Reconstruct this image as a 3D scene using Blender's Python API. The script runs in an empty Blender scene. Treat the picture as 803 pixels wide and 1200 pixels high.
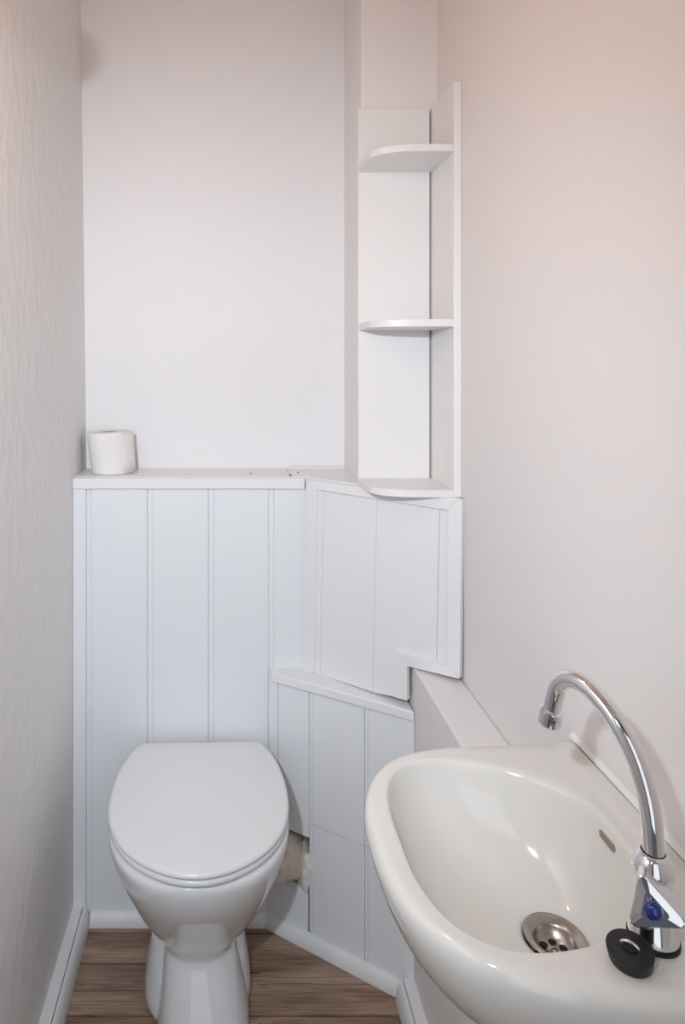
import bpy, bmesh, math, random
from mathutils import Vector, Matrix
from mathutils.bvhtree import BVHTree

random.seed(4)
scene = bpy.context.scene
COL = scene.collection

# ------------------------------------------------------------------ camera
F, VX, VY, CZ = 780.0, 270.0, 430.0, 1.35      # focal length (px), vanishing point (px), eye height (m)
cam_d = bpy.data.cameras.new('camera')
cam = bpy.data.objects.new('camera', cam_d)
COL.objects.link(cam)
cam.location = (0, 0, CZ)
cam.rotation_euler = (math.pi / 2, 0, 0)
cam_d.sensor_fit = 'HORIZONTAL'
cam_d.sensor_width = 36
cam_d.lens = 36 * F / 803
cam_d.shift_x = (401.5 - VX) / 803
cam_d.shift_y = -(600 - VY) / 803
cam_d.clip_start = 0.02
scene.camera = cam

# ------------------------------------------------------------------ world, lights, exposure
w = bpy.data.worlds.new('world')
scene.world = w
w.use_nodes = True
w.node_tree.nodes['Background'].inputs[0].default_value = (0.80, 0.88, 1.0, 1)
w.node_tree.nodes['Background'].inputs[1].default_value = 0.12

def light(name, kind, loc, target, energy, col, **kw):
    d = bpy.data.lights.new(name, kind)
    d.energy = energy
    d.color = col
    for k, v in kw.items():
        setattr(d, k, v)
    o = bpy.data.objects.new(name, d)
    COL.objects.link(o)
    o.location = loc
    o.rotation_euler = (Vector(target) - Vector(loc)).to_track_quat('-Z', 'Y').to_euler()
    return o

# broad soft fill light, added at the open doorway behind the camera
light('doorway_fill', 'AREA', (0.0, -0.75, 1.15), (0.0, 1.0, 1.05), 4.0, (0.93, 0.96, 1.0),
      shape='RECTANGLE', size=0.75, size_y=1.7)
# the camera's flash, left of and above the lens
light('camera_flash', 'SPOT', (-0.21, -0.03, 1.58), (-0.12, 1.62, 1.02), 56.0, (0.80, 0.90, 1.0),
      spot_size=math.radians(100), spot_blend=1.0, shadow_soft_size=0.02)

vs = scene.view_settings
vs.view_transform = 'Standard'
vs.look = 'None'
vs.gamma = 1.0
vs.use_curve_mapping = False
vs.exposure = 0.0

# ------------------------------------------------------------------ materials
def mat(name, col, rough=0.5, metal=0.0, spec=0.5, coat=0.0, bump=None, bump_s=0.1, bump_d=0.002,
        stretch=(1, 1, 1), emit=None, emit_s=0.0, mottle=0.0, mottle_scale=6.0, noise_detail=3.0):
    m = bpy.data.materials.new(name)
    m.use_nodes = True
    nt = m.node_tree
    b = nt.nodes['Principled BSDF']
    b.inputs['Base Color'].default_value = (*col, 1)
    b.inputs['Roughness'].default_value = rough
    b.inputs['Metallic'].default_value = metal
    b.inputs['Specular IOR Level'].default_value = spec
    b.inputs['Coat Weight'].default_value = coat
    b.inputs['Coat Roughness'].default_value = 0.05
    if emit:
        b.inputs['Emission Color'].default_value = (*emit, 1)
        b.inputs['Emission Strength'].default_value = emit_s
    tc = nt.nodes.new('ShaderNodeTexCoord')
    if bump:
        mp = nt.nodes.new('ShaderNodeMapping')
        mp.inputs['Scale'].default_value = stretch
        nt.links.new(tc.outputs['Object'], mp.inputs['Vector'])
        n = nt.nodes.new('ShaderNodeTexNoise')
        n.inputs['Scale'].default_value = bump
        n.inputs['Detail'].default_value = noise_detail
        nt.links.new(mp.outputs[0], n.inputs['Vector'])
        bp = nt.nodes.new('ShaderNodeBump')
        bp.inputs['Strength'].default_value = bump_s
        bp.inputs['Distance'].default_value = bump_d
        nt.links.new(n.outputs['Fac'], bp.inputs['Height'])
        nt.links.new(bp.outputs[0], b.inputs['Normal'])
    if mottle:
        n2 = nt.nodes.new('ShaderNodeTexNoise')
        n2.inputs['Scale'].default_value = mottle_scale
        n2.inputs['Detail'].default_value = 4
        nt.links.new(tc.outputs['Object'], n2.inputs['Vector'])
        r = nt.nodes.new('ShaderNodeValToRGB')
        r.color_ramp.elements[0].position = 0.35
        r.color_ramp.elements[1].position = 0.65
        r.color_ramp.elements[0].color = (*[c * (1 - mottle) for c in col], 1)
        r.color_ramp.elements[1].color = (*col, 1)
        nt.links.new(n2.outputs['Fac'], r.inputs[0])
        nt.links.new(r.outputs[0], b.inputs['Base Color'])
    return m

M = {}
M['wall_left'] = mat('plaster_textured', (0.87, 0.86, 0.85), 0.7, bump=26, bump_s=0.5, bump_d=0.006, stretch=(1, 1.3, 0.8), noise_detail=4)
M['wall_back'] = mat('paint_smooth', (0.87, 0.86, 0.865), 0.6, bump=40, bump_s=0.06, bump_d=0.002, mottle=0.02, mottle_scale=3)
M['wall_right'] = mat('paint_stippled', (0.84, 0.80, 0.78), 0.6, bump=150, bump_s=0.18, bump_d=0.002)
M['duct'] = mat('paint_duct', (0.87, 0.835, 0.815), 0.6, bump=60, bump_s=0.08, bump_d=0.002)
M['ceiling'] = mat('paint_ceiling', (0.80, 0.79, 0.78), 0.8, bump=60, bump_s=0.05)
M['clad'] = mat('cladding_gloss', (0.84, 0.855, 0.875), 0.32, bump=18, bump_s=0.05, bump_d=0.002, stretch=(1, 1, 0.2))
M['gloss'] = mat('gloss_paint', (0.86, 0.85, 0.85), 0.38, bump=30, bump_s=0.05, bump_d=0.002)
M['shelf'] = mat('shelf_board', (0.86, 0.84, 0.825), 0.42, bump=30, bump_s=0.04, bump_d=0.002)
M['skirt'] = mat('skirting_white', (0.84, 0.845, 0.85), 0.4, mottle=0.05, mottle_scale=14)
M['porcelain'] = mat('porcelain', (0.80, 0.80, 0.81), 0.07, coat=0.5)
M['lid'] = mat('seat_plastic', (0.83, 0.815, 0.82), 0.22)
M['slot'] = mat('overflow_inside', (0.30, 0.22, 0.16), 0.6)
M['basin'] = mat('basin_ceramic', (0.73, 0.705, 0.66), 0.08, coat=0.4)
M['sealant'] = mat('silicone', (0.82, 0.81, 0.79), 0.35)
M['chrome'] = mat('chrome', (0.80, 0.80, 0.81), 0.05, metal=1.0)
M['steel'] = mat('steel_worn', (0.48, 0.44, 0.40), 0.28, metal=1.0, mottle=0.25, mottle_scale=60)
M['blackrub'] = mat('black_rubber', (0.006, 0.006, 0.0065), 0.5, bump=400, bump_s=0.1, bump_d=0.001)
M['dark'] = mat('dark_hole', (0.01, 0.009, 0.009), 0.8)
M['blue'] = mat('blue_plastic', (0.004, 0.018, 0.17), 0.12, coat=0.6)
M['paper'] = mat('tissue', (0.88, 0.86, 0.83), 0.9, bump=120, bump_s=0.25, bump_d=0.002)
M['card'] = mat('cardboard', (0.45, 0.36, 0.28), 0.9)
M['plaster'] = mat('broken_plaster', (0.80, 0.79, 0.76), 0.9, bump=60, bump_s=0.6, bump_d=0.006, mottle=0.12, mottle_scale=40)
M['globe'] = mat('lamp_globe', (0.9, 0.85, 0.8), 0.4, emit=(1.0, 0.58, 0.36), emit_s=72.0)
M['brass'] = mat('lamp_bracket', (0.8, 0.8, 0.8), 0.3, metal=1.0)

def pipe_material():
    m = mat('stained_pipe', (0.76, 0.69, 0.60), 0.6)
    nt = m.node_tree
    b = nt.nodes['Principled BSDF']
    tc = nt.nodes.new('ShaderNodeTexCoord')
    mp = nt.nodes.new('ShaderNodeMapping')
    mp.inputs['Scale'].default_value = (1.0, 1.0, 0.3)
    nt.links.new(tc.outputs['Object'], mp.inputs['Vector'])
    n = nt.nodes.new('ShaderNodeTexNoise')
    n.inputs['Scale'].default_value = 55
    n.inputs['Detail'].default_value = 5
    n.inputs['Distortion'].default_value = 0.8
    nt.links.new(mp.outputs[0], n.inputs['Vector'])
    r = nt.nodes.new('ShaderNodeValToRGB')
    r.color_ramp.elements[0].position = 0.53
    r.color_ramp.elements[0].color = (0.76, 0.69, 0.60, 1)
    r.color_ramp.elements[1].position = 0.68
    r.color_ramp.elements[1].color = (0.42, 0.27, 0.14, 1)
    nt.links.new(n.outputs['Fac'], r.inputs[0])
    nt.links.new(r.outputs[0], b.inputs['Base Color'])
    return m
M['pipe'] = pipe_material()

def wood_material():
    m = bpy.data.materials.new('laminate_oak')
    m.use_nodes = True
    nt = m.node_tree
    L = nt.links.new
    b = nt.nodes['Principled BSDF']
    b.inputs['Roughness'].default_value = 0.42
    tc = nt.nodes.new('ShaderNodeTexCoord')
    oi = nt.nodes.new('ShaderNodeObjectInfo')
    add = nt.nodes.new('ShaderNodeVectorMath')
    add.operation = 'MULTIPLY_ADD'
    comb = nt.nodes.new('ShaderNodeCombineXYZ')
    L(oi.outputs['Random'], comb.inputs[0]); L(oi.outputs['Random'], comb.inputs[1])
    add.inputs[1].default_value = (7.3, 3.1, 0)
    L(comb.outputs[0], add.inputs[0]); L(tc.outputs['Object'], add.inputs[2])
    def noise(scale, stretch, detail, dist=0.0):
        mp = nt.nodes.new('ShaderNodeMapping')
        mp.inputs['Scale'].default_value = stretch
        L(add.outputs[0], mp.inputs['Vector'])
        n = nt.nodes.new('ShaderNodeTexNoise')
        n.inputs['Scale'].default_value = scale
        n.inputs['Detail'].default_value = detail
        n.inputs['Distortion'].default_value = dist
        L(mp.outputs[0], n.inputs['Vector'])
        return n.outputs['Fac']
    broad = noise(5, (0.6, 3.5, 1), 4, 0.4)
    grain = noise(28, (0.35, 9, 1), 6, 0.3)
    crack = noise(9, (0.28, 5.0, 1), 3, 0.9)
    r1 = nt.nodes.new('ShaderNodeValToRGB')
    e = r1.color_ramp.elements
    e[0].position, e[0].color = 0.30, (0.19, 0.115, 0.075, 1)
    e[1].position, e[1].color = 0.72, (0.50, 0.345, 0.245, 1)
    k = r1.color_ramp.elements.new(0.5); k.color = (0.36, 0.235, 0.165, 1)
    L(broad, r1.inputs[0])
    mx = nt.nodes.new('ShaderNodeMix'); mx.data_type = 'RGBA'; mx.blend_type = 'MULTIPLY'
    mx.inputs[0].default_value = 0.75
    r2 = nt.nodes.new('ShaderNodeValToRGB')
    r2.color_ramp.elements[0].position, r2.color_ramp.elements[0].color = 0.36, (0.50, 0.46, 0.43, 1)
    r2.color_ramp.elements[1].position, r2.color_ramp.elements[1].color = 0.60, (1, 1, 1, 1)
    L(grain, r2.inputs[0])
    L(r1.outputs[0], mx.inputs[6]); L(r2.outputs[0], mx.inputs[7])
    # contour-like growth lines, printed
    sub = nt.nodes.new('ShaderNodeMath'); sub.operation = 'PINGPONG'; sub.inputs[1].default_value = 0.045
    L(crack, sub.inputs[0])
    lt = nt.nodes.new('ShaderNodeMath'); lt.operation = 'LESS_THAN'; lt.inputs[1].default_value = 0.0028
    L(sub.outputs[0], lt.inputs[0])
    gate = nt.nodes.new('ShaderNodeMath'); gate.operation = 'GREATER_THAN'; gate.inputs[1].default_value = 0.56
    L(noise(4, (0.8, 3.2, 1), 2), gate.inputs[0])
    ml = nt.nodes.new('ShaderNodeMath'); ml.operation = 'MULTIPLY'
    L(lt.outputs[0], ml.inputs[0]); L(gate.outputs[0], ml.inputs[1])
    mk = nt.nodes.new('ShaderNodeMath'); mk.operation = 'MULTIPLY'; mk.inputs[1].default_value = 0.55
    L(ml.outputs[0], mk.inputs[0])
    mx2 = nt.nodes.new('ShaderNodeMix'); mx2.data_type = 'RGBA'
    mx2.inputs[7].default_value = (0.07, 0.04, 0.027, 1)
    # two long printed cracks in the boards by the toilet
    sep = nt.nodes.new('ShaderNodeSeparateXYZ'); L(tc.outputs['Object'], sep.inputs[0])
    wob = noise(6, (1, 0.2, 1), 2)
    def crackline(y0, x0, x1, wid):
        a = nt.nodes.new('ShaderNodeMath'); a.operation = 'MULTIPLY_ADD'; a.inputs[1].default_value = 0.012
        L(wob, a.inputs[0]); L(sep.outputs[1], a.inputs[2])
        c = nt.nodes.new('ShaderNodeMath'); c.operation = 'COMPARE'; c.inputs[1].default_value = y0 + 0.006; c.inputs[2].default_value = wid
        L(a.outputs[0], c.inputs[0])
        d = nt.nodes.new('ShaderNodeMath'); d.operation = 'COMPARE'; d.inputs[1].default_value = (x0 + x1) / 2; d.inputs[2].default_value = (x1 - x0) / 2
        L(sep.outputs[0], d.inputs[0])
        e2 = nt.nodes.new('ShaderNodeMath'); e2.operation = 'MULTIPLY'
        L(c.outputs[0], e2.inputs[0]); L(d.outputs[0], e2.inputs[1])
        return e2.outputs[0]
    tot = mk.outputs[0]
    for args in ((1.505, -0.36, 0.0, 0.0022), (1.482, 0.03, 0.065, 0.0024), (1.44, -0.36, -0.14, 0.0010), (1.455, 0.06, 0.34, 0.0008)):
        mxm = nt.nodes.new('ShaderNodeMath'); mxm.operation = 'MAXIMUM'
        sc_ = nt.nodes.new('ShaderNodeMath'); sc_.operation = 'MULTIPLY'; sc_.inputs[1].default_value = 0.9
        L(crackline(*args), sc_.inputs[0]); L(sc_.outputs[0], mxm.inputs[0]); L(tot, mxm.inputs[1]); tot = mxm.outputs[0]
    L(tot, mx2.inputs[0]); L(mx.outputs[2], mx2.inputs[6])
    L(mx2.outputs[2], b.inputs['Base Color'])
    bp = nt.nodes.new('ShaderNodeBump'); bp.inputs['Strength'].default_value = 0.15; bp.inputs['Distance'].default_value = 0.001
    L(grain, bp.inputs['Height']); L(bp.outputs[0], b.inputs['Normal'])
    return m
M['wood'] = wood_material()

# ------------------------------------------------------------------ helpers
def link(name, bm, m, parent=None, smooth=False, bevel=0.0, subsurf=0, segs=2):
    me = bpy.data.meshes.new(name)
    bmesh.ops.recalc_face_normals(bm, faces=bm.faces[:])
    bm.to_mesh(me)
    bm.free()
    me.materials.append(M[m])
    if smooth:
        for p in me.polygons:
            p.use_smooth = True
    o = bpy.data.objects.new(name, me)
    COL.objects.link(o)
    if parent:
        o.parent = parent
    if bevel:
        b = o.modifiers.new('bevel', 'BEVEL')
        b.width = bevel; b.segments = segs; b.limit_method = 'ANGLE'; b.angle_limit = math.radians(35)
    if subsurf:
        s = o.modifiers.new('sub', 'SUBSURF')
        s.levels = subsurf; s.render_levels = subsurf
    return o

def thing(name, label, cat, group=None):
    o = bpy.data.objects.new(name, None)
    COL.objects.link(o)
    o.empty_display_size = 0.05
    o['label'] = label; o['category'] = cat
    if group: o['group'] = group
    return o

def tag(o, label, cat, group=None):
    o['label'] = label; o['category'] = cat
    if group: o['group'] = group
    return o

def struct(o):
    o['kind'] = 'structure'
    return o

def seat(root, loc):
    """put a thing's empty at its base, keeping its parts where they are"""
    root.location = loc
    root.matrix_basis = Matrix.Translation(loc)
    for c in root.children:
        c.matrix_parent_inverse = Matrix.Translation(loc).inverted()

def box(lo, hi):
    bm = bmesh.new()
    bmesh.ops.create_cube(bm, size=1.0)
    for v in bm.verts:
        v.co = Vector([lo[i] + (v.co[i] + 0.5) * (hi[i] - lo[i]) for i in range(3)])
    return bm

def prism(front, n, t):
    """polygon (3D points) pushed back by t against the normal n"""
    bm = bmesh.new()
    n = Vector(n).normalized()
    a = [bm.verts.new(p) for p in front]
    b = [bm.verts.new(Vector(p) - n * t) for p in front]
    bm.faces.new(a)
    bm.faces.new(b[::-1])
    k = len(a)
    for i in range(k):
        bm.faces.new((a[i], b[i], b[(i + 1) % k], a[(i + 1) % k]))
    return bm

def extrude_profile(pts, p0, p1):
    """closed list of 3D points swept from p0 to p1 (offset vectors)"""
    bm = bmesh.new()
    a = [bm.verts.new(Vector(p) + Vector(p0)) for p in pts]
    b = [bm.verts.new(Vector(p) + Vector(p1)) for p in pts]
    k = len(a)
    bm.faces.new(a); bm.faces.new(b[::-1])
    for i in range(k):
        bm.faces.new((a[i], b[i], b[(i + 1) % k], a[(i + 1) % k]))
    return bm

def loft(rings, cap0=True, cap1=True, closed=True):
    bm = bmesh.new()
    vr = [[bm.verts.new(p) for p in r] for r in rings]
    k = len(vr[0])
    for i in range(len(vr) - 1):
        for j in range(k if closed else k - 1):
            q = (j + 1) % k
            bm.faces.new((vr[i][j], vr[i][q], vr[i + 1][q], vr[i + 1][j]))
    if cap0: bm.faces.new(vr[0][::-1])
    if cap1: bm.faces.new(vr[-1])
    return bm

def lathe(prof, c, n=32, axis=Vector((0, 0, 1)), cap0=True, cap1=True):
    """profile of (radius, height) turned round an axis through c"""
    q = Vector((0, 0, 1)).rotation_difference(axis.normalized())
    rings = []
    for r, h in prof:
        rings.append([Vector(c) + q @ Vector((r * math.cos(2 * math.pi * j / n), r * math.sin(2 * math.pi * j / n), h)) for j in range(n)])
    return loft(rings, cap0, cap1)

def tube(path, r, n=20):
    rings = []
    up = Vector((0.3, 0.2, 0.93)).normalized()
    prev = None
    for i, p in enumerate(path):
        a = path[max(i - 1, 0)]; b = path[min(i + 1, len(path) - 1)]
        t = (Vector(b) - Vector(a)).normalized()
        if prev is None:
            x = t.cross(Vector((0, 1, 0.1))).normalized()
        else:
            x = (prev - t * prev.dot(t)).normalized()
        prev = x
        y = t.cross(x)
        rr = r[i] if isinstance(r, (list, tuple)) else r
        rings.append([Vector(p) + (x * math.cos(2 * math.pi * j / n) + y * math.sin(2 * math.pi * j / n)) * rr for j in range(n)])
    return loft(rings)

def catmull(pts, sub=10, closed=False):
    pts = [Vector(p) for p in pts]
    out = []
    n = len(pts)
    rng = range(n) if closed else range(n - 1)
    for i in rng:
        if closed:
            p0, p1, p2, p3 = pts[(i - 1) % n], pts[i], pts[(i + 1) % n], pts[(i + 2) % n]
        else:
            p0, p1, p2, p3 = pts[max(i - 1, 0)], pts[i], pts[i + 1], pts[min(i + 2, n - 1)]
        for k in range(sub):
            t = k / sub
            out.append(0.5 * ((2 * p1) + (p2 - p0) * t + (2 * p0 - 5 * p1 + 4 * p2 - p3) * t * t + (3 * p1 - p0 - 3 * p2 + p3) * t ** 3))
    if not closed:
        out.append(pts[-1])
    return out

class Plane:
    """an upright panel: pixels of the photograph are cast on to it"""
    def __init__(self, x, y, ang):
        self.P = Vector((x, y, 0))
        self.d = Vector((math.cos(ang), -math.sin(ang), 0))      # runs right and towards the viewer
        self.n = Vector((-math.sin(ang), -math.cos(ang), 0))     # faces the viewer
    def at(self, px, py, off=0.0):
        ray = Vector(((px - VX) / F, 1.0, -(py - VY) / F))
        P = self.P + self.n * off
        t = (P - Vector((0, 0, CZ))).dot(self.n) / ray.dot(self.n)
        return Vector((0, 0, CZ)) + ray * t
    def s(self, px):
        p = self.at(px, 600)
        return (p - self.P).dot(self.d)
    def pt(self, s, z, off=0.0):
        p = self.P + self.d * s + self.n * off
        return Vector((p.x, p.y, z))
    def poly(self, pix, off, t):
        return prism([self.at(x, y, off) for x, y in pix], self.n, t)

XL, XR, YB = -0.3825, 0.478, 1.77          # left wall, right wall, back wall
YP = 1.62                                   # face of the cladding
YF = -0.16                                  # wall with the doorway, behind the camera
ZC = 2.50
CLAD = Plane(0.0, YP, 0.0)
DOOR = Plane(0.181, YP, math.radians(42))
LOW = Plane(0.0956, 1.615, math.atan(0.65))

# ------------------------------------------------------------------ the room
def leaning_wall():
    bm = bmesh.new()
    prof = [(XL, 0.0), (XL, 1.1), (XL - 0.018, ZC), (XL - 0.12, ZC), (XL - 0.12, 0.0)]
    a = [bm.verts.new((x, YF - 0.1, z)) for x, z in prof]
    b = [bm.verts.new((x, YB + 0.1, z)) for x, z in prof]
    bm.faces.new(a); bm.faces.new(b[::-1])
    for i in range(5):
        bm.faces.new((a[i], b[i], b[(i + 1) % 5], a[(i + 1) % 5]))
    return bm
struct(link('wall_left', leaning_wall(), 'wall_left'))
struct(link('wall_right', box((XR, YF - 0.1, 0), (XR + 0.1, YB + 0.1, ZC)), 'wall_right'))
struct(link('wall_back', box((XL - 0.02, YB, 0), (XR, YB + 0.1, ZC)), 'wall_back'))
struct(link('ceiling', box((XL - 0.12, YF - 0.1, ZC), (XR + 0.1, YB + 0.1, ZC + 0.08)), 'ceiling'))
bm = box((XL, YF - 0.1, 0), (-0.345, YF, ZC))
for lo, hi in (((0.43, YF - 0.1, 0), (XR, YF, ZC)), ((-0.345, YF - 0.1, 2.05), (0.43, YF, ZC))):
    b2 = box(lo, hi); tmp = bpy.data.meshes.new('t'); b2.to_mesh(tmp); b2.free(); bm.from_mesh(tmp); bpy.data.meshes.remove(tmp)
struct(link('wall_front', bm, 'ceiling'))
# boxed duct running up the right-hand corner
struct(link('wall_duct', box((0.303, 1.54, 1.04), (XR + 0.03, YB + 0.03, ZC + 0.02)), 'duct', bevel=0.006, segs=3))

# floor: laminate planks across the room
fl = struct(link('floor', box((XL - 0.05, YF - 0.1, -0.05), (XR + 0.05, YB, -0.009)), 'dark'))
y = 1.587 + 0.202
i = 0
PW = 0.202
while y > YF - 0.05:
    o = link('plank', box((XL, y - PW + 0.0022, -0.009), (XR, y - 0.0022, 0.0)), 'wood', fl, bevel=0.001)
    y -= PW
    i += 1

# skirting: flat board with a quarter-round strip in front
def quarter(c, d, up, r_out, r_up, a, b, n=7, name='strip', m='skirt', parent=None):
    """quarter-round strip; c corner line, d outward, swept from a to b"""
    pts = [Vector((0, 0, 0))]
    for k in range(n + 1):
        t = math.pi / 2 * k / n
        pts.append(Vector(d) * r_out * math.cos(t) + Vector((0, 0, 1)) * r_up * math.sin(t))
    return link(name, extrude_profile(pts, a, b), m, parent, bevel=0.0008)

bl = struct(link('baseboard_left', box((XL, YF, 0), (XL + 0.025, YP, 0.045)), 'skirt', bevel=0.0025))
quarter(None, (1, 0, 0), None, 0.0165, 0.041, (XL + 0.0262, YF, 0), (XL + 0.0262, YP, 0), name='quarter_round', parent=bl)
XB = 0.3940                                  # face of the pipe boxing on the right
br = struct(link('baseboard_right', box((XB - 0.025, 0.95, 0), (XB, 1.424, 0.045)), 'skirt', bevel=0.0025))
quarter(None, (-1, 0, 0), None, 0.0165, 0.041, (XB - 0.0262, 0.95, 0), (XB - 0.0262, 1.418, 0), name='quarter_round', parent=br)

# ------------------------------------------------------------------ cladding in front of the cistern
def profile_plank(pl, s0, s1, s2, z0, z1, t=0.008, name='plank', m='clad', parent=None, rec=0.0022):
    """board with a recessed tongue strip from s0 to s1 and its face from s1 to s2"""
    pr = [(s0, -t), (s0, -rec - 0.0012), (s0 + 0.0012, -rec), (s1 - 0.0016, -rec), (s1 - 0.0014, -rec - 0.0008), (s1, -0.0003), (s1 + 0.0006, 0.0),
          (s2 - 0.0018, 0.0), (s2 - 0.0004, -0.0012), (s2 - 0.0004, -t)]
    pts = [pl.pt(s, 0, o) for s, o in pr]
    return link(name, extrude_profile(pts, (0, 0, z0), (0, 0, z1)), m, parent)

ZL = 1.08
cl = thing('cistern_cladding', 'tall white tongue-and-groove boxing on the wall directly behind the toilet', 'wall panelling')
sx = lambda px: (px - VX) * YP / F
edges = [(101, 107.5, 172.6), (172.6, 179.3, 244.2), (244.2, 251, 315), (315, 321, 366)]
for a, b_, c in edges:
    z0 = 0.0 if a < 300 else 0.60
    profile_plank(CLAD, sx(a), sx(b_), sx(c), z0, ZL - 0.026, parent=cl)
link('corner_strip', box((XL + 0.0005, YP - 0.006, 0), (sx(101.1), YP + 0.008, ZL - 0.026)), 'clad', cl, bevel=0.0012)
q = quarter(None, (0, -1, 0), None, 0.020, 0.030, (XL + 0.043, YP - 0.0006, 0), (0.085, YP - 0.0006, 0), name='bottom_strip', parent=cl)
seat(cl, (-0.1, YP, 0))
ld = thing('ledge', 'white painted ledge on top of the boarded boxing behind the toilet', 'ledge')
link('ledge_lip', box((XL + 0.0005, YP - 0.010, ZL - 0.0255), (sx(357), YP + 0.010, ZL)), 'gloss', ld, bevel=0.002)
link('ledge_board', box((XL + 0.0005, YP + 0.010, ZL - 0.018), (sx(341), YB - 0.0005, ZL + 0.001)), 'gloss', ld, bevel=0.0015)
# the last, slightly raised, board of the ledge runs on behind the door to the duct
zt = ZL + 0.001
pts = [(sx(341.6), YP + 0.011, zt), (0.187, YP + 0.011, zt), (0.303, 1.524, zt), (0.303, YB - 0.0005, zt), (sx(341.6), YB - 0.0005, zt)]
link('ledge_board', prism([Vector(p) for p in pts], (0, 0, 1), 0.018), 'gloss', ld, bevel=0.0015)
link('ledge_fillet', box((sx(345), YB - 0.022, zt), (0.3025, YB - 0.0005, zt + 0.006)), 'gloss', ld, bevel=0.002)
for px, py in ((349.3, 553.5), (340.4, 556.6), (294, 555)):
    d = (CZ - zt) * F / (py - VY)
    link('nail_hole', lathe([(0.0032, 0), (0.0032, 0.0012)], ((px - VX) * d / F, d, zt), 8), 'dark', ld)
seat(ld, (-0.1, 1.69, ZL - 0.0255))

# ------------------------------------------------------------------ low angled boxing beside the toilet
lw = thing('angled_boxing', 'low white boarded boxing set at an angle between toilet and washbasin', 'wall panelling')
ZN = 0.616
g = [LOW.s(p) for p in (316, 326, 362, 366.5, 427, 431.5, 473, 486)]
ZS = 0.282
profile_plank(LOW, g[1] - 0.0005, g[1] + 0.001, g[2], 0.248, ZN - 0.01, parent=lw)
profile_plank(LOW, g[2], g[3], g[4], ZS + 0.0008, ZN - 0.01, parent=lw)
profile_plank(LOW, g[4], g[5], g[7], ZS + 0.0008, ZN - 0.01, parent=lw)
profile_plank(LOW, g[2], g[3], g[4], 0.0, ZS - 0.0008, parent=lw)
profile_plank(LOW, g[4], g[5], g[7], 0.0, ZS - 0.0008, parent=lw)
# the short broken board below the soil pipe
s0, s1 = g[0] - 0.01, g[2] - 0.003
top = [(s0, 0.128)]
for k in range(1, 9):
    t = k / 9
    top.append((s0 + (s1 - s0) * t, 0.128 - 0.018 * t + random.uniform(-0.003, 0.003)))
top.append((s1, 0.108))
link('plank', prism([LOW.pt(s0, 0)] + [LOW.pt(s, z) for s, z in top] + [LOW.pt(s1, 0)], LOW.n, 0.008), 'clad', lw, bevel=0.0008)
link('corner_strip', prism([LOW.pt(-0.003, 0.245, 0.001), LOW.pt(g[1] - 0.001, 0.245, 0.001), LOW.pt(g[1] - 0.001, ZN - 0.01, 0.001), LOW.pt(-0.003, ZN - 0.01, 0.001)], LOW.n, 0.010), 'clad', lw, bevel=0.001)
link('end_strip', prism([LOW.pt(g[6], 0, 0.003), LOW.pt(g[7], 0, 0.003), LOW.pt(g[7], ZN - 0.02, 0.003), LOW.pt(g[6], ZN - 0.02, 0.003)], LOW.n, 0.004), 'clad', lw, bevel=0.001)
# ledge with a rounded nose
NL, NR = Vector((0.0990, 1.5975, ZN)), Vector((0.3910, 1.4150, ZN))
NEAR = Plane(NL.x, NL.y, math.atan2(NL.y - NR.y, NR.x - NL.x))
Ln = (NR - NL).length
top = [NL, NR, Vector((0.391, 1.505, ZN)), Vector((0.25, 1.600, ZN)), Vector((0.205, YP - 0.0005, ZN)), Vector((0.097, YP - 0.0005, ZN))]
link('ledge', prism(top, (0, 0, 1), 0.022), 'gloss', lw, bevel=0.003)
quarter(None, tuple(LOW.n), None, 0.019, 0.030, LOW.pt(-0.02, 0, 0.0006), LOW.pt(g[7] - 0.004, 0, 0.0006), name='bottom_strip', parent=lw)
seat(lw, (0.25, 1.52, 0))

# ------------------------------------------------------------------ loose access panel over the low boxing
dr = thing('access_panel', 'white framed access door with a notched lower corner, set across the corner', 'access door')
def dpoly(name, pix, off, t, m='gloss', bevel=0.0012):
    return link(name, DOOR.poly(pix, off, t), m, dr, bevel=bevel)
dpoly('plank', [(380, 566), (441.9, 572), (436.6, 811), (375, 790.5)], 0.0, 0.010)
dpoly('plank', [(442.1, 572), (515, 584), (511, 782), (477, 770), (477, 820), (436.8, 811.5)], 0.0, 0.010)
dpoly('plank', [(515.6, 584), (528, 586), (526, 786), (511.6, 781)], -0.0015, 0.008)
dpoly('edge_strip', [(370.5, 566), (379.6, 567), (374.6, 791), (367, 789)], 0.001, 0.010)
dpoly('frame_stile', [(358.2, 562.6), (371.8, 564.6), (367.2, 789), (354.2, 786.5)], 0.008, 0.016, bevel=0.002)
dpoly('frame_rail', [(358.4, 562.4), (537.6, 585.0), (525, 598.4), (372, 574.5)], 0.0085, 0.016, bevel=0.002)
dpoly('frame_stile', [(537.3, 585.0), (541.5, 588.5), (538.6, 795.5), (524, 781.5), (524.6, 598)], 0.0087, 0.016, bevel=0.002)
dpoly('frame_rail', [(463.2, 762.5), (524.2, 781.2), (538.4, 796.0), (477.2, 781)], 0.0085, 0.014, bevel=0.0012)
dpoly('frame_stile', [(463.2, 763.2), (477.2, 781.2), (477.0, 821.5), (462.4, 817.5)], 0.0082, 0.014, bevel=0.0012)
seat(dr, (0.3, 1.5, ZN))

# ------------------------------------------------------------------ pipe boxing along the right wall
ZBX = 0.7050
pb = thing('pipe_boxing', 'low plastered pipe boxing running along the wall under the washbasin', 'pipe boxing')
link('body', box((XB, 0.955, 0), (XR - 0.0005, 1.60, ZBX)), 'wall_right', pb, bevel=0.004, segs=3)
seat(pb, (0.43, 1.2, 0))

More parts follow.
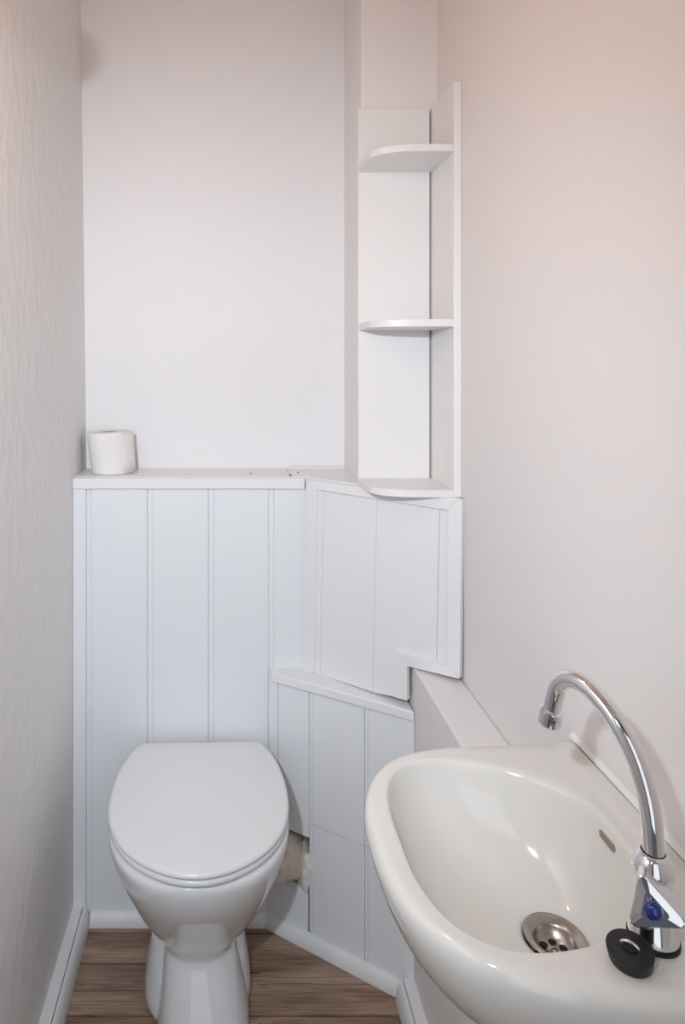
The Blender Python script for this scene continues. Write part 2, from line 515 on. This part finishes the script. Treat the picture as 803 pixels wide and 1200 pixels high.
# ------------------------------------------------------------------ soil pipe and broken plaster
sp = thing('soil_pipe', 'stained cream soil pipe stub in broken plaster beside the toilet', 'pipe')
link('pipe', tube([(0.03, 1.590, 0.180), (0.08, 1.594, 0.180), (0.13, 1.606, 0.180), (0.175, 1.620, 0.180)], [0.058] * 4, 36), 'pipe', sp, smooth=True)
bm = bmesh.new()
bmesh.ops.create_icosphere(bm, subdivisions=4, radius=1.0)
from mathutils import noise as mnoise
for v in bm.verts:
    nn = mnoise.noise(v.co * 2.3) * 0.22 + mnoise.noise(v.co * 6) * 0.09
    c = v.co * (1 + nn)
    v.co = Vector((0.176 + c.x * 0.021, 1.585 + c.y * 0.028 - c.x * 0.012, 0.158 + c.z * 0.060))
link('plaster', bm, 'plaster', sp, smooth=True)
bm = bmesh.new()
bmesh.ops.create_icosphere(bm, subdivisions=3, radius=1.0)
for v in bm.verts:
    nn = mnoise.noise(v.co * 2.9 + Vector((4, 1, 2))) * 0.3
    c = v.co * (1 + nn)
    v.co = Vector((0.150 + c.x * 0.034, 1.590 + c.y * 0.012 - c.x * 0.02, 0.112 + c.z * 0.011 - c.x * 0.004))
link('plaster', bm, 'plaster', sp, smooth=True)
seat(sp, (0.12, 1.6, 0.12))

# ------------------------------------------------------------------ corner shelf
cs = thing('corner_shelf', 'narrow white corner shelf unit with three round-cornered shelves', 'shelf unit')
SY, SX0, SX1, SF = 1.525, 0.2935, 0.461, 1.373
b1 = link('back_board', box((SX0, SY, 1.0805), (SX1 - 0.0042, SY + 0.0145, 1.944)), 'shelf', cs, bevel=0.0012)
b2 = link('side_board', box((SX1, SF, 1.0805), (XR - 0.0005, SY + 0.0145, 1.940)), 'shelf', cs, bevel=0.0012)
for px, py in ((491, 141), (493, 330), (427, 305), (428, 225)):
    p = Vector(((px - VX) * SY / F, SY + 0.0004, CZ - (py - VY) * SY / F))
    link('screw_cap', lathe([(0.0036, 0), (0.0034, 0.0010), (0.0022, 0.0014)], p, 14, Vector((0, -1, 0))), 'shelf', b1, smooth=False)
def shelf_outline():
    out = [Vector((SX1, SY, 0)), Vector((SX1, SF, 0))]
    a = catmull([(SX1, SF, 0), (0.40, SF, 0), (0.358, SF + 0.0035, 0), (0.325, SF + 0.016, 0), (0.303, SF + 0.040, 0), (0.2955, SF + 0.075, 0), (SX0 + 0.001, SY, 0)], 6)
    return out + a[4:]
for zb, zz in ((1.0805, 1.0955), (1.4335, 1.4490), (1.7955, 1.8105)):
    pts = [p + Vector((0, 0, zz)) for p in shelf_outline()]
    link('shelf', prism(pts, (0, 0, 1), zz - zb), 'shelf', cs, bevel=0.0012)
seat(cs, (0.38, 1.45, 1.0805))

# ------------------------------------------------------------------ toilet roll
tr = thing('toilet_roll', 'roll of white toilet paper standing on the ledge', 'toilet roll')
RC = Vector((-0.304, 1.702, ZL + 0.0012))
rings = []
N = 48
def roll_ring(r, h, squash=1.0):
    out = []
    for j in range(N):
        a = 2 * math.pi * j / N
        x, yv = r * math.cos(a), r * math.sin(a)
        k = h / 0.105
        dx = -0.008 * k + (0.006 * (1 - k) if x < 0 else 0) * (abs(x) / 0.05)
        out.append(RC + Vector((x + dx, yv, h + 0.035 * (x + 0.05) * k * 1.0)))
    return out
rr = 0.0555
for r, h in ((0.021, 0.0), (rr - 0.004, 0.0), (rr - 0.001, 0.0015), (rr, 0.006), (rr, 0.05), (rr, 0.096), (rr - 0.001, 0.101), (rr - 0.004, 0.1025), (0.021, 0.1025)):
    rings.append(roll_ring(r, h))
rings.append(rings[0])
bm = loft(rings, False, False)
bmesh.ops.remove_doubles(bm, verts=bm.verts[:], dist=1e-6)
link('paper', bm, 'paper', tr, smooth=True)
bm = loft([roll_ring(0.0209, 0.001), roll_ring(0.0209, 0.1018), roll_ring(0.0196, 0.1018), roll_ring(0.0196, 0.001), roll_ring(0.0209, 0.001)], False, False)
link('core', bm, 'card', tr, smooth=True)
# loose end of the paper standing off at the right
a0 = -0.85
path = []
for k in range(9):
    t = k / 8
    a = a0 + 0.95 * t
    r = rr + 0.0008 + 0.006 * t * t
    path.append((r * math.cos(a), r * math.sin(a)))
bm = bmesh.new()
cols = []
for x, yv in path:
    cols.append([bm.verts.new(RC + Vector((x - 0.008 * h / 0.105, yv, h + 0.035 * (x + 0.05) * h / 0.105))) for h in (0.003, 0.035, 0.07, 0.1015)])
for i2 in range(len(cols) - 1):
    for k in range(3):
        bm.faces.new((cols[i2][k], cols[i2 + 1][k], cols[i2 + 1][k + 1], cols[i2][k + 1]))
o = link('loose_sheet', bm, 'paper', tr, smooth=True)
so = o.modifiers.new('thick', 'SOLIDIFY'); so.thickness = 0.0005
seat(tr, RC)

# ------------------------------------------------------------------ toilet
tl = thing('toilet', 'white floor-standing toilet with closed flat lid', 'toilet')
TB = 1.598                                    # y of the lid's back edge
TC = -0.0655
def tpt(s, x, z):
    """local: s forward from the lid's back edge, x sideways; the pan is turned a little"""
    ang = math.radians(-1.6)
    sx_, xx = s - 0.2, x
    return Vector((TC + xx * math.cos(ang) - sx_ * math.sin(ang), TB - 0.2 - (sx_ * math.cos(ang) + xx * math.sin(ang)), z))
lid_half = [(0.0, 0.0), (0.0, 0.08), (0.0, 0.128), (0.004, 0.142), (0.014, 0.151), (0.045, 0.165), (0.09, 0.1775), (0.15, 0.1855), (0.20, 0.187), (0.25, 0.183),
            (0.30, 0.169), (0.345, 0.143), (0.38, 0.108), (0.405, 0.068), (0.418, 0.030), (0.421, 0.0)]
dense = catmull([(a, b_, 0) for a, b_ in lid_half[5:]], 5)
half = [Vector((a, b_, 0)) for a, b_ in lid_half[:5]] + dense
outline = half + [Vector((p.x, -p.y, 0)) for p in half[-2:0:-1]]
def lid_ring(inset, z, dz=0.0):
    out = []
    for p in outline:
        c = Vector((0.2, 0, 0))
        d = p - c
        k = 1 - inset / max(d.length, 1e-6)
        q = c + d * k
        zz = z - dz * ((q - c).length / 0.22) ** 2
        out.append(tpt(q.x, q.y, zz))
    return out
ZT = 0.452
lid = loft([lid_ring(0.007, ZT - 0.0125), lid_ring(0.002, ZT - 0.0115), lid_ring(0.0, ZT - 0.0085), lid_ring(0.0, ZT - 0.006), lid_ring(0.0012, ZT - 0.003), lid_ring(0.0045, ZT - 0.0008),
            lid_ring(0.010, ZT), lid_ring(0.05, ZT + 0.001), lid_ring(0.12, ZT + 0.0018)])
link('lid', lid, 'lid', tl, smooth=True)
st = loft([lid_ring(0.012, ZT - 0.0275), lid_ring(0.004, ZT - 0.0265), lid_ring(0.0015, ZT - 0.0225), lid_ring(0.0015, ZT - 0.017), lid_ring(0.004, ZT - 0.0145), lid_ring(0.010, ZT - 0.0135), lid_ring(0.07, ZT - 0.0135)])
link('seat', st, 'lid', tl, smooth=True)
# pan: egg-shaped rings from the foot up to the rim
def egg(front, back, hw, z, e=2.3, xo=0.0, n=56):
    """front/back as s distances from the lid's back edge"""
    out = []
    ms = (front * 0.45 + back * 0.55)
    for j in range(n):
        a = 2 * math.pi * j / n
        ca, sa = math.cos(a), math.sin(a)
        x = hw * math.copysign(abs(sa) ** (2 / e), sa)
        L = (front - ms) if ca > 0 else (ms - back)
        s = ms + L * math.copysign(abs(ca) ** (2 / e), ca)
        out.append(tpt(s, x + xo, z))
    return out
R_ = [(0.338, 0.06, 0.094, 0.0, 3.2), (0.336, 0.06, 0.092, 0.012, 3.2), (0.318, 0.06, 0.084, 0.06, 3.2), (0.292, 0.06, 0.076, 0.11, 3.0), (0.272, 0.05, 0.0705, 0.148, 2.8), (0.268, 0.05, 0.070, 0.158, 2.7),
      (0.270, 0.04, 0.0745, 0.168, 2.5), (0.282, 0.03, 0.090, 0.187, 2.4), (0.305, 0.02, 0.110, 0.215, 2.3), (0.330, 0.012, 0.1285, 0.250, 2.25), (0.357, 0.006, 0.146, 0.290, 2.2),
      (0.384, 0.004, 0.163, 0.330, 2.2), (0.402, 0.004, 0.176, 0.365, 2.25), (0.412, 0.004, 0.1845, 0.395, 2.3), (0.415, 0.004, 0.187, 0.412, 2.35), (0.412, 0.006, 0.185, 0.4215, 2.35), (0.404, 0.010, 0.178, 0.4245, 2.35)]
def lin(z, tab):
    for (z0, v0), (z1, v1) in zip(tab, tab[1:]):
        if z <= z1:
            return v0 + (v1 - v0) * (z - z0) / (z1 - z0)
    return tab[-1][1]
XO = [(0.0, 0.009), (0.06, 0.008), (0.158, -0.002), (0.25, 0.001), (0.5, 0.0)]
HW = [(0.0, 0.005), (0.15, 0.004), (0.20, 0.011), (0.26, 0.012), (0.33, 0.008), (0.39, 0.001), (0.5, 0.0)]
link('pan', loft([egg(a, b_, c + lin(z, HW), z, e, lin(z, XO)) for a, b_, c, z, e in R_]), 'porcelain', tl, smooth=True, subsurf=1)
B_ = [(0.262, 0.02, 0.118, 0.0, 2.6), (0.260, 0.02, 0.117, 0.015, 2.6), (0.252, 0.02, 0.112, 0.055, 2.5), (0.240, 0.02, 0.103, 0.095, 2.4), (0.225, 0.02, 0.090, 0.13, 2.3), (0.20, 0.02, 0.070, 0.165, 2.2), (0.18, 0.03, 0.05, 0.19, 2.2)]
link('foot', loft([egg(*r, -0.004) for r in B_]), 'porcelain', tl, smooth=True, subsurf=1)
seat(tl, (TC, 1.4, 0))

# ------------------------------------------------------------------ washbasin
wb = thing('washbasin', 'small white ceramic washbasin fixed to the right-hand wall', 'washbasin')
BC = 0.733                                    # y of its middle
ZR = 0.833                                    # rim height
def bpt(u, v, z):
    return Vector((XR - 0.0006 - v * 1.0157, BC + u, z))
def sym(half_pts, wall):
    """half_pts from the front middle (u=0) to the wall side, u>0"""
    a = catmull([(u, v, 0) for u, v in half_pts], 10)
    full = a + [Vector((-p.x, p.y, 0)) for p in a[::-1]]
    return full
outer_h = [(0, 0.318), (0.05, 0.3150), (0.10, 0.300), (0.143, 0.269), (0.168, 0.228), (0.182, 0.18), (0.191, 0.10), (0.196, 0.03), (0.198, 0.0)]
inner_h = [(0, 0.286), (0.06, 0.2835), (0.108, 0.268), (0.134, 0.241), (0.143, 0.205), (0.137, 0.160), (0.124, 0.125), (0.103, 0.090), (0.075, 0.064), (0.045, 0.052), (0.0, 0.049)]
OUT, INN = sym(outer_h, True), sym(inner_h, False)
C0 = Vector((0, 0.118, 0))
NB = 160
def ray_r(poly, ang):
    d = Vector((math.cos(ang), math.sin(ang), 0))
    best = 0
    k = len(poly)
    for i2 in range(k):
        a = poly[i2] - C0; b_ = poly[(i2 + 1) % k] - C0
        e = b_ - a
        den = d.x * e.y - d.y * e.x
        if abs(den) < 1e-12: continue
        t = (a.x * e.y - a.y * e.x) / den
        s = (a.x * d.y - a.y * d.x) / den
        if t > 0 and -1e-6 <= s <= 1 + 1e-6:
            best = max(best, t)
    return best
AN = [2 * math.pi * j / NB for j in range(NB)]
# keep the two wall corners exact
for cu in (0.198, -0.198):
    ca = math.atan2(0 - C0.y, cu) % (2 * math.pi)
    jb = min(range(NB), key=lambda j: abs(AN[j] - ca))
    AN[jb] = ca
RO = [ray_r(OUT, a) for a in AN]
RI = [ray_r(INN, a) for a in AN]
def P2(r, a):
    return (C0.x + r * math.cos(a), C0.y + r * math.sin(a))
def upstand(v):
    t = min(max((0.034 - v) / 0.012, 0), 1)
    return 0.004 * t * t * (3 - 2 * t)
def ring_out(scale_u, scale_v, z):
    out = []
    for j, a in enumerate(AN):
        u, v = P2(RO[j], a)
        out.append(bpt(u * scale_u, max(v, 0) * scale_v, z))
    return out
def ring_top(t, z):
    out = []
    for j, a in enumerate(AN):
        ro, ri = RO[j], RI[j]
        u, v = P2(ro + (ri - ro) * t, a)
        v = max(v, 0)
        # the rim rolls over at the free edges only
        edge = min(1.0, v / 0.03)
        zz = ZR - (ZR - z) * edge + upstand(v)
        out.append(bpt(u, v, zz))
    return out
def ring_bowl(t, z):
    out = []
    for j, a in enumerate(AN):
        r = RI[j] + (0.0335 - RI[j]) * t
        u, v = P2(r, a)
        out.append(bpt(u, v, z + upstand(v) * max(0, 1 - t * 12)))
    return out
rings = [ring_out(0.30, 0.42, 0.655), ring_out(0.52, 0.62, 0.672), ring_out(0.72, 0.79, 0.705), ring_out(0.87, 0.91, 0.745), ring_out(0.955, 0.968, 0.780), ring_out(0.99, 0.992, 0.803), ring_out(1.0, 1.0, 0.817)]
rings += [ring_top(0.04, 0.8255), ring_top(0.14, 0.8305), ring_top(0.34, ZR), ring_top(0.5, ZR), ring_top(0.62, ZR), ring_top(0.74, ZR), ring_top(0.86, ZR), ring_top(0.95, ZR - 0.0008)]
rings += [ring_bowl(0.0, ZR - 0.004), ring_bowl(0.02, ZR - 0.011), ring_bowl(0.05, ZR - 0.023), ring_bowl(0.10, ZR - 0.037), ring_bowl(0.18, ZR - 0.053), ring_bowl(0.30, ZR - 0.070), ring_bowl(0.45, ZR - 0.085),
          ring_bowl(0.62, ZR - 0.097), ring_bowl(0.80, ZR - 0.106), ring_bowl(0.93, ZR - 0.1105), ring_bowl(1.0, ZR - 0.112)]
rings.append([bpt(*P2(0.0300, a), ZR - 0.116) for a in AN])
rings.append([bpt(*P2(0.0295, a), ZR - 0.150) for a in AN])
bm = loft(rings, True, False)
bmesh.ops.recalc_face_normals(bm, faces=bm.faces[:])
bvh = BVHTree.FromBMesh(bm)
bs = link('bowl', bm, 'basin', wb, smooth=True, subsurf=1)
# waste: steel flange, cup and strainer with holes
DC = bpt(C0.x, C0.y, ZR - 0.1115)
ws = link('waste', lathe([(0.0325, 0.0005), (0.0318, 0.0022), (0.029, 0.0022), (0.0225, -0.0015), (0.0205, -0.0035), (0.0195, -0.0145), (0.0, -0.0155)], DC, 40, cap0=False, cap1=False), 'steel', wb, smooth=True)
for k in range(6):
    a = 2 * math.pi * k / 6 + 0.3
    link('strainer_hole', lathe([(0.0, 0.0), (0.0042, 0.0)], DC + Vector((0.0115 * math.cos(a), 0.0115 * math.sin(a), -0.0142)), 14, cap0=False, cap1=False), 'dark', ws)
link('strainer_screw', lathe([(0.0035, 0), (0.0032, 0.0012), (0.0, 0.0016)], DC + Vector((0, 0, -0.0148)), 14, cap1=False), 'steel', ws, smooth=True)
# overflow slot in the steep side next to the wall
org = bpt(0.020, 0.13, 0.815)
hit, nrm, _, _ = bvh.ray_cast(org, Vector((1, 0.0, 0)))
if nrm.x > 0: nrm = -nrm
ax = Vector((0, 1, 0)); up = nrm.cross(ax).normalized()
def capsule(L, r, off, n=10):
    out = []
    for sgn in (1, -1):
        for k in range(n + 1):
            a = -math.pi / 2 + math.pi * k / n
            out.append(hit + nrm * off + ax * sgn * (L + r * math.cos(a)) + up * sgn * r * math.sin(a))
    return out
link('overflow_slot', loft([capsule(0.0125, 0.0044, -0.004), capsule(0.0125, 0.0044, 0.0006)]), 'steel', wb)
link('overflow_opening', loft([capsule(0.0118, 0.0034, 0.0), capsule(0.0118, 0.0034, 0.0009)]), 'slot', wb)
# silicone seal along the wall
pts = [Vector((0, 0, 0)), Vector((-0.006, 0, 0)), Vector((-0.004, 0, 0.002)), Vector((-0.0015, 0, 0.004)), Vector((0, 0, 0.0055))]
link('sealant_bead', extrude_profile(pts, (XR - 0.0002, BC - 0.198, ZR + 0.0038), (XR - 0.0002, BC + 0.194, ZR + 0.0038)), 'sealant', wb, smooth=False)
seat(wb, (XR, BC, 0.66))

# ------------------------------------------------------------------ tap
tp = thing('basin_tap', 'chrome swan-neck tap with blue button standing on the washbasin', 'tap')
T0 = Vector((0.3825, 0.602, ZR + 0.0002))
T1 = Vector((0.3410, 0.706, ZR))
link('gasket', lathe([(0.0212, 0), (0.0212, 0.0030), (0.019, 0.0034)], T0, 40), 'blackrub', tp, smooth=False)
body = [(0.0205, 0.0034), (0.0203, 0.006), (0.0195, 0.011), (0.0175, 0.024), (0.0158, 0.038), (0.0150, 0.050), (0.0148, 0.056), (0.0158, 0.0585), (0.0172, 0.062), (0.0172, 0.066), (0.0158, 0.0705), (0.0132, 0.0755), (0.0108, 0.0785)]
link('body', lathe(body, T0, 48), 'chrome', tp, smooth=True)
link('seal_ring', lathe([(0.0099, 0.0780), (0.0099, 0.0792), (0.0092, 0.0794)], T0, 32), 'blackrub', tp)
def spt(t, z, dx=0.0):
    p = T0.lerp(T1, t)
    return Vector((p.x + dx, p.y, z))
ctrl = [spt(-0.005, ZR + 0.074), spt(0.0, 0.918), spt(0.02, 0.945), spt(0.08, 0.970), spt(0.18, 0.9925), spt(0.33, 1.0120), spt(0.50, 1.0255), spt(0.66, 1.0310), spt(0.80, 1.0290), spt(0.91, 1.0190), spt(0.965, 1.0050), spt(0.995, 0.9920), spt(1.005, 0.985)]
link('spout', tube(catmull(ctrl, 8), 0.0090, 28), 'chrome', tp, smooth=True)
tip = spt(1.0, 0.0)
adir = (ctrl[-1] - ctrl[-3]).normalized()
link('aerator', lathe([(0.0098, -0.003), (0.0118, -0.0015), (0.0120, 0.003), (0.0120, 0.013), (0.0112, 0.0150), (0.0094, 0.0152), (0.0090, 0.0125), (0.0, 0.0125)], ctrl[-1], 32, adir, cap1=False), 'chrome', tp, smooth=False, bevel=0.0004)
# three-lobed handle facing the user
HC = T0 + Vector((-0.0075, -0.0115, 0.044))
hax = Vector((-0.52, -0.82, 0.20)).normalized()
hx = Vector((0.85, -0.53, 0)); hx = (hx - hax * hx.dot(hax)).normalized(); hy = hax.cross(hx) * -1
if hy.z < 0: hy = -hy
roll = math.radians(20)
hx, hy = hx * math.cos(roll) + hy * math.sin(roll), hy * math.cos(roll) - hx * math.sin(roll)
def lobe_ring(R, off, cr=0.0045, sh=0.0):
    """rounded triangle, one corner up"""
    out = []
    for c in range(3):
        ca = math.pi / 2 + 2 * math.pi * c / 3
        cx, cy = (R - cr) * math.cos(ca), (R - cr) * math.sin(ca)
        for k in range(7):
            a = ca - math.pi / 3 + 2 * math.pi / 3 * k / 6
            out.append(HC + hax * off + hx * (cx + cr * math.cos(a) + sh) + hy * (cy + cr * math.sin(a)))
    return out
link('handle_stem', lathe([(0.0085, -0.004), (0.0085, 0.006)], HC, 24, hax), 'chrome', tp, smooth=False)
hd = link('handle', loft([lobe_ring(0.0275, 0.000, 0.005, 0.002), lobe_ring(0.0285, 0.002, 0.005, 0.002), lobe_ring(0.0245, 0.0150, 0.005), lobe_ring(0.0232, 0.0162, 0.005), lobe_ring(0.012, 0.0172, 0.003)]), 'chrome', tp, smooth=False, bevel=0.0008)
link('button', lathe([(0.0068, 0.016), (0.0074, 0.0190), (0.0071, 0.0222), (0.0055, 0.0244), (0.0028, 0.0254), (0.0, 0.0256)], HC, 28, hax, cap1=False), 'blue', hd, smooth=True)
seat(tp, T0)

# ------------------------------------------------------------------ plug
pg = thing('basin_plug', 'black rubber basin plug with metal eyelet lying on the washbasin rim', 'plug')
PC = Vector((0.3475, 0.5775, ZR + 0.0024))
pax = Vector((-0.10, -0.06, 1.0)).normalized()
link('stopper', lathe([(0.0, 0.0), (0.0165, 0.0), (0.0170, 0.001), (0.0186, 0.0105), (0.0182, 0.0118), (0.017, 0.0122), (0.0, 0.0122)], PC, 40, pax, cap0=False, cap1=False), 'blackrub', pg, smooth=False, bevel=0.0005)
tcn = PC + pax * 0.0122
side = Vector((0.75, -0.60, 0)); side = (side - pax * side.dot(pax)).normalized()
sd2 = pax.cross(side)
eye = []
for k in range(17):
    a = math.pi * k / 16
    eye.append(tcn + side * 0.0068 * math.cos(a) + pax * (0.0050 * math.sin(a) - 0.0005))
link('eyelet', tube(eye, 0.0014, 10), 'chrome', pg, smooth=True)
link('boss', lathe([(0.0065, -0.0005), (0.006, 0.0016), (0.0, 0.0018)], tcn, 20, pax, cap1=False), 'blackrub', pg)
seat(pg, PC)

# ------------------------------------------------------------------ wall lamp, high on the left wall near the door
wl = thing('wall_lamp', 'round warm wall lamp high on the left wall', 'lamp')
LC = Vector((-0.306, 0.80, 1.856))
xw = XL - 0.0095
link('bracket', lathe([(0.032, 0.0), (0.032, 0.012), (0.024, 0.02), (0.018, 0.03), (0.018, 0.06)], (xw, LC.y, LC.z), 32, Vector((1, 0, 0))), 'brass', wl, smooth=False, bevel=0.001)
bm = bmesh.new()
bmesh.ops.create_uvsphere(bm, u_segments=32, v_segments=20, radius=0.034)
bmesh.ops.translate(bm, verts=bm.verts[:], vec=LC)
link('globe', bm, 'globe', wl, smooth=True)
seat(wl, (xw, LC.y, LC.z))
